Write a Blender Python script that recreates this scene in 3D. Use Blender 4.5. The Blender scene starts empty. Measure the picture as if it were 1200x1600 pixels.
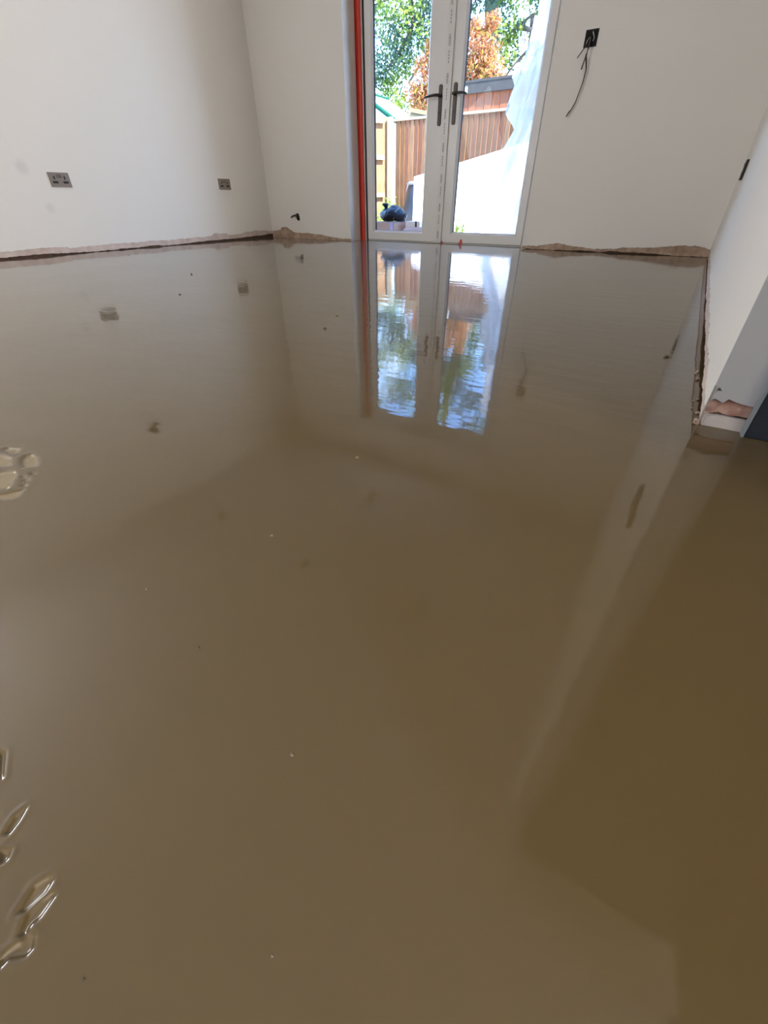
import bpy, bmesh, math, random
from mathutils import Vector, Matrix, geometry, noise
random.seed(7)
C = bpy.context.scene.collection
SC = bpy.context.scene
# ------------------------------------------------------------------ camera
F_PX = 655.6
RT = Vector((0.848236, 0.529615, -0.001802)); UP = Vector((-0.314405, 0.506285, 0.803010)); FW = Vector((-0.426199, 0.680576, -0.595963))
cd = bpy.data.cameras.new('camera'); cam = bpy.data.objects.new('camera', cd); C.objects.link(cam)
cd.sensor_fit = 'VERTICAL'; cd.sensor_height = 36; cd.lens = F_PX * 36 / 1600; cd.clip_start = 0.02; cd.clip_end = 400
cam.matrix_world = Matrix(((RT.x, UP.x, -FW.x, 0), (RT.y, UP.y, -FW.y, 0), (RT.z, UP.z, -FW.z, 0.34), (0, 0, 0, 1)))
SC.camera = cam
# ------------------------------------------------------------------ sky, sun, added fill lamps, exposure
W = bpy.data.worlds.new('sky'); SC.world = W; W.use_nodes = True
wn = W.node_tree; wn.nodes.clear()
def N(nt, t, **k):
    n = nt.nodes.new(t)
    for a, b in k.items(): setattr(n, a, b)
    return n
tc = N(wn, 'ShaderNodeTexCoord'); sx = N(wn, 'ShaderNodeSeparateXYZ'); wn.links.new(tc.outputs['Generated'], sx.inputs[0])
rp = N(wn, 'ShaderNodeValToRGB'); wn.links.new(sx.outputs[2], rp.inputs[0])
cr = rp.color_ramp; cr.elements[0].position = 0.0; cr.elements[0].color = (.62, .80, 1.0, 1)
cr.elements[1].position = 1.0; cr.elements[1].color = (.10, .26, .80, 1)
e = cr.elements.new(0.30); e.color = (.22, .46, 1.0, 1)
nz = N(wn, 'ShaderNodeTexNoise'); nz.inputs['Scale'].default_value = 3.2; nz.inputs['Detail'].default_value = 5
wn.links.new(tc.outputs['Generated'], nz.inputs[0])
cl = N(wn, 'ShaderNodeMapRange'); cl.inputs[1].default_value = .56; cl.inputs[2].default_value = .80; wn.links.new(nz.outputs[0], cl.inputs[0])
mx = N(wn, 'ShaderNodeMixRGB'); wn.links.new(cl.outputs[0], mx.inputs[0]); wn.links.new(rp.outputs[0], mx.inputs[1]); mx.inputs[2].default_value = (.9, .95, 1.0, 1)
bg = N(wn, 'ShaderNodeBackground'); bg.inputs[1].default_value = 8.5; wn.links.new(mx.outputs[0], bg.inputs[0])
wo = N(wn, 'ShaderNodeOutputWorld'); wn.links.new(bg.outputs[0], wo.inputs[0])
SUN = Vector((0.85, -0.33, 0.95)).normalized()
sl = bpy.data.lights.new('sun', 'SUN'); sl.energy = 27; sl.angle = math.radians(0.6); sl.color = (1, .95, .86)
so = bpy.data.objects.new('sun', sl); C.objects.link(so); so.rotation_euler = SUN.to_track_quat('Z', 'Y').to_euler(); so.location = (6, -6, 9)
def area(name, loc, rot, sxx, syy, e, col):
    l = bpy.data.lights.new(name, 'AREA'); l.shape = 'RECTANGLE'; l.size = sxx; l.size_y = syy; l.energy = e; l.color = col
    o = bpy.data.objects.new(name, l); C.objects.link(o); o.location = loc; o.rotation_euler = rot; return o
DL = area('fill_lamp_side', (3.84, -1.78, 1.5), (0, math.radians(116), math.radians(-24)), 1.2, .45, 475, (1, .965, .92))  # added unseen lamp that brightens the left wall; the side wall is solid
DR = area('fill_lamp_rear', (-1.6, -2.95, 1.5), (math.radians(90), 0, 0), 1.8, 1.1, 1.5, (.92, .96, 1))  # weak fill lamp added in front of the closed rear wall
DW = area('fill_lamp_left', (-4.0, -.85, 1.35), (0, math.radians(-116), math.radians(14)), 1.6, 1.2, 108, (.93, .96, 1))  # added fill for the nib face and back wall, no window there
pt = area('door_portal', (-2.18, 4.64, 1.0), (math.radians(-90), 0, 0), 1.8, 2.0, 1, (1, 1, 1)); pt.data.cycles.is_portal = True
vs = SC.view_settings; vs.view_transform = 'Standard'; vs.look = 'None'; vs.gamma = 1; vs.exposure = 0.0
try: vs.use_curve_mapping = False
except Exception: pass
SC.cycles.use_denoising = True
try: SC.cycles.denoising_input_passes = 'RGB_ALBEDO_NORMAL'
except Exception: pass
SC.cycles.max_bounces = 10; SC.cycles.diffuse_bounces = 6; SC.cycles.transparent_max_bounces = 16
SC.cycles.caustics_reflective = False; SC.cycles.caustics_refractive = False
SC.cycles.sample_clamp_indirect = 6

# ------------------------------------------------------------------ helpers
def mat(name, col, rough=.6, metal=0, bump=None, var=None, spec=.5, coat=0, base=None):
    m = bpy.data.materials.new(name); m.use_nodes = True; nt = m.node_tree; p = nt.nodes['Principled BSDF']
    p.inputs['Base Color'].default_value = (*col, 1); p.inputs['Roughness'].default_value = rough; p.inputs['Metallic'].default_value = metal
    p.inputs['Specular IOR Level'].default_value = spec; p.inputs['Coat Weight'].default_value = coat
    t = None
    if var or bump: t = N(nt, 'ShaderNodeTexCoord')
    if var:   # (scale, amount, second colour, stretch)
        mp = N(nt, 'ShaderNodeMapping'); mp.inputs['Scale'].default_value = var[3] if len(var) > 3 else (1, 1, 1)
        nt.links.new(t.outputs['Object'], mp.inputs[0])
        n = N(nt, 'ShaderNodeTexNoise'); n.inputs['Scale'].default_value = var[0]; n.inputs['Detail'].default_value = 6
        nt.links.new(mp.outputs[0], n.inputs[0])
        r = N(nt, 'ShaderNodeMapRange'); r.inputs[1].default_value = .35; r.inputs[2].default_value = .7; r.inputs[4].default_value = var[1]
        nt.links.new(n.outputs[0], r.inputs[0])
        x = N(nt, 'ShaderNodeMixRGB'); x.name = 'basemix'; x.inputs[1].default_value = (*col, 1); x.inputs[2].default_value = (*var[2], 1)
        nt.links.new(r.outputs[0], x.inputs[0]); nt.links.new(x.outputs[0], p.inputs['Base Color'])
    if bump:  # (scale, distance, strength)
        n = N(nt, 'ShaderNodeTexNoise'); n.inputs['Scale'].default_value = bump[0]; n.inputs['Detail'].default_value = 4
        nt.links.new(t.outputs['Object'], n.inputs[0])
        b = N(nt, 'ShaderNodeBump'); b.inputs['Distance'].default_value = bump[1]; b.inputs['Strength'].default_value = bump[2]
        nt.links.new(n.outputs[0], b.inputs['Height']); nt.links.new(b.outputs[0], p.inputs['Normal'])
    return m
def mesh_obj(name, verts, faces, m, parent=None, mats=None, idx=None, smooth=False):
    me = bpy.data.meshes.new(name); me.from_pydata(verts, [], faces)
    for k in (mats or [m]): me.materials.append(k)
    if idx: me.polygons.foreach_set('material_index', idx)
    if smooth: me.polygons.foreach_set('use_smooth', [True] * len(me.polygons))
    me.update(); o = bpy.data.objects.new(name, me); C.objects.link(o); o.parent = parent
    return o
class MB:
    def __init__(s): s.v = []; s.f = []; s.i = []
    def add(s, v, f, mi=0):
        b = len(s.v); s.v += [tuple(x) for x in v]; s.f += [tuple(b + k for k in q) for q in f]; s.i += [mi] * len(f); return s
    def box(s, x0, x1, y0, y1, z0, z1, mi=0, M=None):
        v = [Vector((x, y, z)) for x in (x0, x1) for y in (y0, y1) for z in (z0, z1)]
        if M: v = [M @ q for q in v]
        return s.add(v, [(0, 1, 3, 2), (4, 6, 7, 5), (0, 4, 5, 1), (2, 3, 7, 6), (0, 2, 6, 4), (1, 5, 7, 3)], mi)
    def tube(s, pts, r, n=8, mi=0, flat=1.0):
        pts = [Vector(p) for p in pts]; rr = list(r) + [r[-1]] * len(pts) if isinstance(r, (list, tuple)) else [r] * len(pts)
        vs_ = []; up = Vector((0.13, 0.2, 1)).normalized()
        for k, p in enumerate(pts):
            d = (pts[min(k + 1, len(pts) - 1)] - pts[max(k - 1, 0)]).normalized()
            a = d.cross(up)
            if a.length < .05: a = d.cross(Vector((1, 0, 0)))
            a.normalize(); b = d.cross(a)
            vs_ += [p + (a * math.cos(t) + b * math.sin(t) * flat) * rr[k] for t in [2 * math.pi * j / n for j in range(n)]]
        f = [(k * n + j, k * n + (j + 1) % n, (k + 1) * n + (j + 1) % n, (k + 1) * n + j) for k in range(len(pts) - 1) for j in range(n)]
        f += [tuple(range(n))[::-1], tuple((len(pts) - 1) * n + j for j in range(n))]
        return s.add(vs_, f, mi)
    def build(s, name, m, parent=None, smooth=False, bevel=0):
        mats = m if isinstance(m, list) else [m]
        o = mesh_obj(name, s.v, s.f, None, parent, mats, s.i, smooth)
        if bevel:
            b = o.modifiers.new('bevel', 'BEVEL'); b.width = bevel; b.segments = 2; b.limit_method = 'ANGLE'
        return o
def bx(name, x0, x1, y0, y1, z0, z1, m, parent=None, bevel=0): return MB().box(x0, x1, y0, y1, z0, z1).build(name, m, parent, bevel=bevel)
def plate(name, outer, holes, mapf, m, parent=None, smooth=False):
    """prism of a 2D outline with holes; mapf(a, b, layer) -> 3D"""
    loops = [outer] + holes
    tri = geometry.tessellate_polygon([[Vector((a, b, 0)) for a, b in L] for L in loops])
    flat = [p for L in loops for p in L]; n = len(flat)
    v = [mapf(a, b, 0) for a, b in flat] + [mapf(a, b, 1) for a, b in flat]
    f = [tuple(t) for t in tri] + [tuple(n + k for k in t[::-1]) for t in tri]
    base = 0
    for L in loops:
        k = len(L)
        f += [(base + j, base + (j + 1) % k, n + base + (j + 1) % k, n + base + j) for j in range(k)]
        base += k
    bm = bmesh.new(); vv = [bm.verts.new(p) for p in v]
    for q in f:
        try: bm.faces.new([vv[k] for k in q])
        except Exception: pass
    bmesh.ops.recalc_face_normals(bm, faces=bm.faces)
    me = bpy.data.meshes.new(name); bm.to_mesh(me); bm.free(); me.materials.append(m)
    o = bpy.data.objects.new(name, me); C.objects.link(o); o.parent = parent; return o
def S(o, name=None):
    o['kind'] = 'structure'; return o
def T(o, label, cat, group=None):
    o['label'] = label; o['category'] = cat
    if group: o['group'] = group
    return o
def empty(name, loc, rz=0):
    o = bpy.data.objects.new(name, None); C.objects.link(o); o.location = loc; o.rotation_euler = (0, 0, rz); o.empty_display_size = .05; return o
def nz2(s, seed=0, sc=1): return noise.noise(Vector((s * sc, seed * 7.31, .5)))
def lerp_prof(P, s):
    if s <= P[0][0]: return P[0][1]
    for (a, b), (c, d) in zip(P, P[1:]):
        if s <= c: return b + (d - b) * (s - a) / (c - a) if c > a else d
    return P[-1][1]
def ragged(P, s0, s1, step, amp, seed):
    n = int(abs(s1 - s0) / step); out = []
    for k in range(n + 1):
        s = s0 + (s1 - s0) * k / n
        z = lerp_prof(P, s) + amp * (nz2(s, seed, 9) + .6 * nz2(s, seed + 3, 35) + .45 * nz2(s, seed + 5, 90))
        out.append((s, max(z, .001)))
    return out

# ------------------------------------------------------------------ materials
def wall_mat():
    m = mat('matt_white_paint', (.80, .765, .72), .75, bump=(260, .0006, .25))
    nt = m.node_tree; p = nt.nodes['Principled BSDF']
    t = N(nt, 'ShaderNodeTexCoord'); prev = None
    base = N(nt, 'ShaderNodeRGB'); base.outputs[0].default_value = (.80, .765, .72, 1); prev = base.outputs[0]
    # greasy smudges left of the first socket, and general faint cloudiness
    n = N(nt, 'ShaderNodeTexNoise'); n.inputs['Scale'].default_value = 1.7; n.inputs['Detail'].default_value = 3; nt.links.new(t.outputs['Object'], n.inputs[0])
    r = N(nt, 'ShaderNodeMapRange'); r.inputs[1].default_value = .4; r.inputs[2].default_value = .75; r.inputs[4].default_value = .35; nt.links.new(n.outputs[0], r.inputs[0])
    x = N(nt, 'ShaderNodeMixRGB'); nt.links.new(r.outputs[0], x.inputs[0]); nt.links.new(prev, x.inputs[1]); x.inputs[2].default_value = (.76, .73, .68, 1); prev = x.outputs[0]
    for c, rad, a in (((-4.21, 1.90, .535), .055, .22), ((-4.21, 1.985, .30), .045, .16)):
        d = N(nt, 'ShaderNodeVectorMath', operation='DISTANCE'); nt.links.new(t.outputs['Object'], d.inputs[0]); d.inputs[1].default_value = c
        q = N(nt, 'ShaderNodeMapRange'); q.inputs[1].default_value = rad; q.inputs[2].default_value = rad * .35; q.inputs[4].default_value = a; nt.links.new(d.outputs['Value'], q.inputs[0])
        x = N(nt, 'ShaderNodeMixRGB'); nt.links.new(q.outputs[0], x.inputs[0]); nt.links.new(prev, x.inputs[1]); x.inputs[2].default_value = (.35, .36, .36, 1); prev = x.outputs[0]
    nt.links.new(prev, p.inputs['Base Color']); return m
PAINT = wall_mat()
PLASTER = mat('bare_pink_plaster', (.50, .36, .27), .9, bump=(70, .004, .6), var=(22, 1, (.30, .20, .14)))
PLASTER_L = mat('pale_pink_plaster', (.66, .55, .50), .9, bump=(90, .003, .5), var=(14, .8, (.48, .36, .31)))
MASON = mat('dark_masonry_gap', (.075, .045, .035), .95, bump=(60, .006, .8), var=(40, .5, (.20, .10, .07)))
CEIL = mat('ceiling_paint', (.82, .80, .77), .8)
UPVC = mat('white_upvc', (.74, .72, .70), .32, var=(2.5, .3, (.66, .64, .61)))
GASK = mat('black_rubber_gasket', (.012, .012, .014), .6)
RED = mat('red_tape', (.62, .035, .012), .45, bump=(60, .002, .4), var=(10, .6, (.48, .02, .01)))
BRONZE = mat('dark_bronze_metal', (.055, .045, .04), .42, .6)
STEEL = mat('brushed_bronze_steel', (.29, .235, .19), .42, .6, var=(60, .5, (.23, .185, .15), (1, 1, 12)))
BLACK = mat('black_plastic', (.010, .009, .009), .5)
HOLE = mat('dark_void', (.006, .005, .004), .9)
CABLE = mat('dark_cable', (.05, .032, .026), .5)
CABLEG = mat('grey_cable', (.30, .29, .28), .5)
INK = mat('printed_ink', (.20, .18, .19), .6)
TAPE = mat('clear_protective_tape', (.68, .655, .64), .28)
NAVY = mat('navy_lacquer', (.004, .009, .024), .3)
NAVYE = mat('grey_blue_edging', (.20, .23, .26), .5)
WOOD = mat('fence_timber', (0.224, 0.113, 0.053), .85, spec=.12, bump=(40, .004, .4), var=(7, 1, (0.112, 0.060, 0.033), (8, 8, .6)))
WOOD2 = mat('fence_timber_pale', (0.315, 0.181, 0.094), .85, spec=.12, bump=(40, .004, .4), var=(6, 1, (0.178, 0.100, 0.054), (8, 8, .6)))
WOOD3 = mat('fence_timber_reddish', (0.232, 0.102, 0.053), .85, spec=.12, bump=(40, .004, .4), var=(9, 1, (0.125, 0.070, 0.046), (8, 8, .6)))
RAILW = mat('weathered_pale_timber', (0.290, 0.235, 0.165), .85, spec=.12, var=(5, .8, (0.230, 0.180, 0.120), (6, 6, 1)))
SHEDW = mat('shed_red_cedar', (0.290, 0.096, 0.040), .8, spec=.12, var=(6, 1, (0.158, 0.084, 0.059), (5, 5, .6)))
FELT = mat('grey_roof_felt', (0.050, 0.048, 0.045), .9, spec=.12, bump=(90, .004, .4), var=(8, .6, (0.075, 0.070, 0.065)))
WHITEB = mat('white_board', (.70, .71, .71), .5)
GLAZE = mat('greenhouse_pane', (.62, .70, .70), .2)
GREENP = mat('green_painted_bar', (.008, .07, .045), .8, spec=.1)
BAGM = mat('black_polythene_sack', (.008, .008, .010), .34, bump=(28, .03, .8), spec=.22)
BINM = mat('black_bin_plastic', (.012, .013, .015), .4, bump=(14, .015, .35))
CARD = mat('corrugated_cardboard', (.36, .21, .145), .95, spec=.08, var=(9, .5, (.42, .27, .20)))
CARDE = mat('cardboard_edge', (.60, .38, .20), .8)
PTAPE = mat('mauve_parcel_tape', (.32, .27, .42), .35)
STONE = mat('pale_paving', (.72, .69, .63), .9, var=(5, .7, (.62, .59, .54)))
SOIL = mat('garden_soil', (.18, .14, .09), .95, var=(5, .7, (.12, .16, .05)))
BRICK = mat('house_brick', (.36, .17, .11), .9, var=(12, .8, (.28, .15, .11)))
BARK = mat('tree_bark', (.16, .125, .09), .9, var=(9, .6, (.10, .08, .055)))

def leafmat(name, col, tr=.45):
    m = bpy.data.materials.new(name); m.use_nodes = True; nt = m.node_tree; nt.nodes.clear()
    g = N(nt, 'ShaderNodeObjectInfo'); tcn = N(nt, 'ShaderNodeTexCoord'); n = N(nt, 'ShaderNodeTexNoise'); n.inputs['Scale'].default_value = 2.2; nt.links.new(tcn.outputs['Object'], n.inputs[0])
    hs = N(nt, 'ShaderNodeMixRGB'); hs.inputs[1].default_value = (*col, 1); hs.inputs[2].default_value = (*[c * .62 for c in col], 1)
    r = N(nt, 'ShaderNodeMapRange'); r.inputs[1].default_value = .35; r.inputs[2].default_value = .65; nt.links.new(n.outputs[0], r.inputs[0]); nt.links.new(r.outputs[0], hs.inputs[0])
    d = N(nt, 'ShaderNodeBsdfDiffuse'); t = N(nt, 'ShaderNodeBsdfTranslucent'); x = N(nt, 'ShaderNodeMixShader'); x.inputs[0].default_value = tr
    nt.links.new(hs.outputs[0], d.inputs[0]); nt.links.new(hs.outputs[0], t.inputs[0]); nt.links.new(d.outputs[0], x.inputs[1]); nt.links.new(t.outputs[0], x.inputs[2])
    o = N(nt, 'ShaderNodeOutputMaterial'); nt.links.new(x.outputs[0], o.inputs[0]); return m
L_G1 = leafmat('leaf_green', (0.124, 0.209, 0.054)); L_G2 = leafmat('leaf_yellow_green', (0.279, 0.372, 0.078)); L_G3 = leafmat('leaf_dark_green', (.085, .150, .115))
L_O1 = leafmat('leaf_orange', (.50, .205, .085)); L_O2 = leafmat('leaf_salmon', (.56, .27, .17)); L_O3 = leafmat('leaf_gold', (0.480, 0.326, 0.070)); L_O4 = leafmat('leaf_olive', (0.217, 0.202, 0.054))
L_W = leafmat('weed_green', (0.232, 0.326, 0.078))

def glass_mat():
    m = bpy.data.materials.new('clear_glass'); m.use_nodes = True; nt = m.node_tree; nt.nodes.clear()
    f = N(nt, 'ShaderNodeFresnel'); f.inputs[0].default_value = 1.12
    t = N(nt, 'ShaderNodeBsdfTransparent'); t.inputs[0].default_value = (.95, .97, .965, 1); g = N(nt, 'ShaderNodeBsdfGlossy'); g.inputs['Roughness'].default_value = 0.0
    x = N(nt, 'ShaderNodeMixShader'); nt.links.new(f.outputs[0], x.inputs[0]); nt.links.new(t.outputs[0], x.inputs[1]); nt.links.new(g.outputs[0], x.inputs[2])
    o = N(nt, 'ShaderNodeOutputMaterial'); nt.links.new(x.outputs[0], o.inputs[0]); return m
GLASS = glass_mat()
def poly_mat():
    m = bpy.data.materials.new('milky_polythene'); m.use_nodes = True; nt = m.node_tree; nt.nodes.clear()
    tcn = N(nt, 'ShaderNodeTexCoord'); n = N(nt, 'ShaderNodeTexNoise'); n.inputs['Scale'].default_value = 3; n.inputs['Detail'].default_value = 4; nt.links.new(tcn.outputs['Object'], n.inputs[0])
    d = N(nt, 'ShaderNodeBsdfDiffuse'); d.inputs[0].default_value = (.60, .60, .60, 1)
    tl = N(nt, 'ShaderNodeBsdfTranslucent'); tl.inputs[0].default_value = (.62, .61, .60, 1)
    a = N(nt, 'ShaderNodeMixShader'); a.inputs[0].default_value = .5; nt.links.new(d.outputs[0], a.inputs[1]); nt.links.new(tl.outputs[0], a.inputs[2])
    g = N(nt, 'ShaderNodeBsdfGlossy'); g.inputs['Roughness'].default_value = .25; b = N(nt, 'ShaderNodeMixShader'); b.inputs[0].default_value = .08
    nt.links.new(a.outputs[0], b.inputs[1]); nt.links.new(g.outputs[0], b.inputs[2])
    t = N(nt, 'ShaderNodeBsdfTransparent'); t.inputs[0].default_value = (.93, .95, .97, 1); c = N(nt, 'ShaderNodeMixShader')
    r = N(nt, 'ShaderNodeMapRange'); r.inputs[1].default_value = .35; r.inputs[2].default_value = .7; r.inputs[3].default_value = .22; r.inputs[4].default_value = .45; nt.links.new(n.outputs[0], r.inputs[0])
    nt.links.new(r.outputs[0], c.inputs[0]); nt.links.new(b.outputs[0], c.inputs[1]); nt.links.new(t.outputs[0], c.inputs[2])
    o = N(nt, 'ShaderNodeOutputMaterial'); nt.links.new(c.outputs[0], o.inputs[0]); return m
POLY = poly_mat()
def floor_mat():
    m = bpy.data.materials.new('wet_self_levelling_screed'); m.use_nodes = True; nt = m.node_tree; nt.nodes.clear()
    t = N(nt, 'ShaderNodeTexCoord'); sp = N(nt, 'ShaderNodeSeparateXYZ'); nt.links.new(t.outputs['Object'], sp.inputs[0])
    n = N(nt, 'ShaderNodeTexNoise'); n.inputs['Scale'].default_value = 1.6; n.inputs['Detail'].default_value = 4; nt.links.new(t.outputs['Object'], n.inputs[0])
    x = N(nt, 'ShaderNodeMixRGB'); x.inputs[1].default_value = (.094, .064, .027, 1); x.inputs[2].default_value = (.084, .058, .024, 1); nt.links.new(n.outputs[0], x.inputs[0])
    # lighter yellowish mortar showing at the bottom of the prints
    d = N(nt, 'ShaderNodeMapRange'); d.inputs[1].default_value = -.0012; d.inputs[2].default_value = -.0028; nt.links.new(sp.outputs[2], d.inputs[0])
    y = N(nt, 'ShaderNodeMixRGB'); nt.links.new(d.outputs[0], y.inputs[0]); nt.links.new(x.outputs[0], y.inputs[1]); y.inputs[2].default_value = (.20, .15, .08, 1)
    # ripples of the liquid screed: long soft swell, fine ripple, faint pitting
    def nb(scale, det, st=(1, 1, 1)):
        mp = N(nt, 'ShaderNodeMapping'); mp.inputs['Scale'].default_value = st; mp.inputs['Rotation'].default_value = (0, 0, math.radians(30)); nt.links.new(t.outputs['Object'], mp.inputs[0])
        q = N(nt, 'ShaderNodeTexNoise'); q.inputs['Scale'].default_value = scale; q.inputs['Detail'].default_value = det; nt.links.new(mp.outputs[0], q.inputs[0]); return q
    prev = None
    for sc, det, st, dist in ((1.3, 1, (1, 1, 1), .0028), (9, 2, (.8, 2.4, 1), .00055), (55, 1, (1, 1, 1), .000030), (420, 1, (1, 1, 1), .0000035)):
        q = nb(sc, det, st); b = N(nt, 'ShaderNodeBump'); b.inputs['Distance'].default_value = dist; b.inputs['Strength'].default_value = 1
        nt.links.new(q.outputs[0], b.inputs['Height'])
        if prev: nt.links.new(prev.outputs[0], b.inputs['Normal'])
        prev = b
    df = N(nt, 'ShaderNodeBsdfDiffuse'); nt.links.new(y.outputs[0], df.inputs[0]); nt.links.new(prev.outputs[0], df.inputs['Normal'])
    gl = N(nt, 'ShaderNodeBsdfGlossy'); gl.inputs['Roughness'].default_value = .045; gl.inputs[0].default_value = (1, 1, 1, 1); nt.links.new(prev.outputs[0], gl.inputs['Normal'])
    g2 = N(nt, 'ShaderNodeBsdfGlossy'); g2.inputs['Roughness'].default_value = .285; g2.inputs[0].default_value = (1, 1, 1, 1); nt.links.new(prev.outputs[0], g2.inputs['Normal'])
    wn_ = N(nt, 'ShaderNodeTexWhiteNoise'); nt.links.new(t.outputs['Object'], wn_.inputs['Vector']); wm = N(nt, 'ShaderNodeMath', operation='MULTIPLY'); nt.links.new(wn_.outputs['Value'], wm.inputs[0]); wm.inputs[1].default_value = .26
    gm = N(nt, 'ShaderNodeMixShader'); nt.links.new(wm.outputs[0], gm.inputs[0]); nt.links.new(gl.outputs[0], gm.inputs[1]); nt.links.new(g2.outputs[0], gm.inputs[2])
    fr = N(nt, 'ShaderNodeFresnel'); fr.inputs[0].default_value = 1.6; nt.links.new(prev.outputs[0], fr.inputs['Normal'])
    ms = N(nt, 'ShaderNodeMixShader'); nt.links.new(fr.outputs[0], ms.inputs[0]); nt.links.new(df.outputs[0], ms.inputs[1]); nt.links.new(gm.outputs[0], ms.inputs[2])
    o = N(nt, 'ShaderNodeOutputMaterial'); nt.links.new(ms.outputs[0], o.inputs[0]); return m
SCREED = floor_mat()

# ------------------------------------------------------------------ floor: one mesh, real prints pressed into it
PRINTS = [
 [(-0.8911, 0.1976), (-0.8925, 0.2049), (-0.8694, 0.2137), (-0.8568, 0.2054), (-0.8617, 0.1998), (-0.876, 0.1962)],
 [(-0.8833, 0.1786), (-0.8687, 0.1876), (-0.8445, 0.1899), (-0.8193, 0.1786), (-0.831, 0.1689), (-0.8415, 0.1624)],
 [(-0.8292, 0.1994), (-0.8359, 0.208), (-0.8326, 0.2152), (-0.8133, 0.2143), (-0.792, 0.2076), (-0.7803, 0.2004), (-0.7886, 0.1929), (-0.7928, 0.1855), (-0.8113, 0.1907)],
 [(-0.8201, 0.1525), (-0.8041, 0.167), (-0.7938, 0.1734), (-0.7774, 0.17), (-0.7616, 0.1581), (-0.7464, 0.1468), (-0.7505, 0.1402), (-0.765, 0.1312)],
 [(-0.7458, 0.1254), (-0.7354, 0.1358), (-0.7303, 0.1468), (-0.7232, 0.1572), (-0.7188, 0.1519), (-0.7087, 0.1426), (-0.7108, 0.1338), (-0.7291, 0.1206)],
 [(-0.7664, 0.1858), (-0.763, 0.1879), (-0.7546, 0.1841), (-0.7572, 0.1826)],
 [(-0.7686, 0.1733), (-0.7643, 0.1759), (-0.756, 0.1723), (-0.7602, 0.1697)],
 [(-0.7544, 0.169), (-0.7502, 0.1759), (-0.7418, 0.1704), (-0.7455, 0.166)],
 [(-0.74, 0.161), (-0.7363, 0.1654), (-0.7293, 0.1615), (-0.7322, 0.1577)],
 [(-0.7573, 0.1421), (-0.7556, 0.1472), (-0.7485, 0.1435), (-0.7505, 0.1402)],
 [(-0.268, -0.052), (-0.2725, -0.044), (-0.272, -0.038), (-0.268, -0.044), (-0.2655, -0.051)],
 [(-0.259, -0.058), (-0.254, -0.055), (-0.251, -0.058), (-0.252, -0.061)],
 [(-0.2165, -0.066), (-0.221, -0.055), (-0.218, -0.048), (-0.215, -0.048), (-0.2125, -0.053), (-0.213, -0.06), (-0.2135, -0.064)],
 [(-0.2108, -0.063), (-0.2108, -0.057), (-0.208, -0.051), (-0.206, -0.051), (-0.2035, -0.06), (-0.2045, -0.064), (-0.203, -0.069), (-0.2055, -0.070)],
 [(-0.203, -0.081), (-0.203, -0.078), (-0.201, -0.072), (-0.202, -0.068), (-0.197, -0.067), (-0.193, -0.069), (-0.193, -0.072), (-0.195, -0.074), (-0.2, -0.078), (-0.2, -0.082)],
 [(-0.33, -0.03), (-0.326, -0.029), (-0.308, -0.038), (-0.311, -0.038)]]
def sdist(x, y, P):
    ins = False; dm = 9; n = len(P)
    for k in range(n):
        x0, y0 = P[k]; x1, y1 = P[(k + 1) % n]
        dx, dy = x1 - x0, y1 - y0; t = max(0, min(1, ((x - x0) * dx + (y - y0) * dy) / (dx * dx + dy * dy + 1e-12)))
        dm = min(dm, math.hypot(x - x0 - t * dx, y - y0 - t * dy))
        if (y0 > y) != (y1 > y) and x < dx * (y - y0) / (dy + 1e-15) + x0: ins = not ins
    return -dm if ins else dm
BB = [(min(p[0] for p in P) - .012, max(p[0] for p in P) + .012, min(p[1] for p in P) - .012, max(p[1] for p in P) + .012) for P in PRINTS]
def fz(x, y):
    z = 0
    for k, (P, b) in enumerate(zip(PRINTS, BB)):
        if b[0] < x < b[1] and b[2] < y < b[3]:
            d = sdist(x, y, P); big = k < 10; w = .0026 if big else .0013; dep = .0028 if big else .0019
            z -= dep / (1 + math.exp(min(40, max(-40, d / w * 2.6))))
            z += (.00022 if big else .00025) * math.exp(-((d - 2.4 * w) / (1.5 * w)) ** 2)
            if d < 0 and big: z += .0005 * nz2(x * 1.0 + y * .4, 4, 130) * min(1, -d / w)
    return z
def lines(a, b, coarse, fine):
    s = set(); v = a
    while v < b: s.add(round(v, 5)); v += coarse
    s.add(b)
    for f0, f1, st in fine:
        s = {q for q in s if not (f0 - .001 < q < f1 + .001)}
        k = 0
        while f0 + k * st <= f1: s.add(round(f0 + k * st, 5)); k += 1
    return sorted(s)
xs = lines(-4.27, 3.9, .25, [(-.91, -.67, .0025), (-.34, -.185, .0009)]); ys = lines(-3.0, 4.5, .25, [(-.09, -.02, .0009), (.10, .23, .0025)])
fv = [(x, y, fz(x, y)) for y in ys for x in xs]; nx = len(xs)
ff = [(j * nx + i, j * nx + i + 1, (j + 1) * nx + i + 1, (j + 1) * nx + i) for j in range(len(ys) - 1) for i in range(nx - 1)]
floor = S(mesh_obj('floor', fv, ff, SCREED, smooth=True))
def grit(x, y, r, m=None):
    bm = bmesh.new(); bmesh.ops.create_icosphere(bm, subdivisions=1, radius=r)
    for v in bm.verts: v.co = v.co * (1 + .35 * random.uniform(-1, 1)); v.co.z *= .55
    me = bpy.data.meshes.new('grit'); bm.to_mesh(me); bm.free(); me.materials.append(m or GRIT)
    for p in me.polygons: p.use_smooth = True
    o = bpy.data.objects.new('grit', me); C.objects.link(o); o.location = (x, y, r * .2); o.parent = floor
GRIT = mat('screed_grit', (.14, .11, .07), .5); GRITD = mat('dark_grit', (.05, .035, .02), .4)
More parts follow.
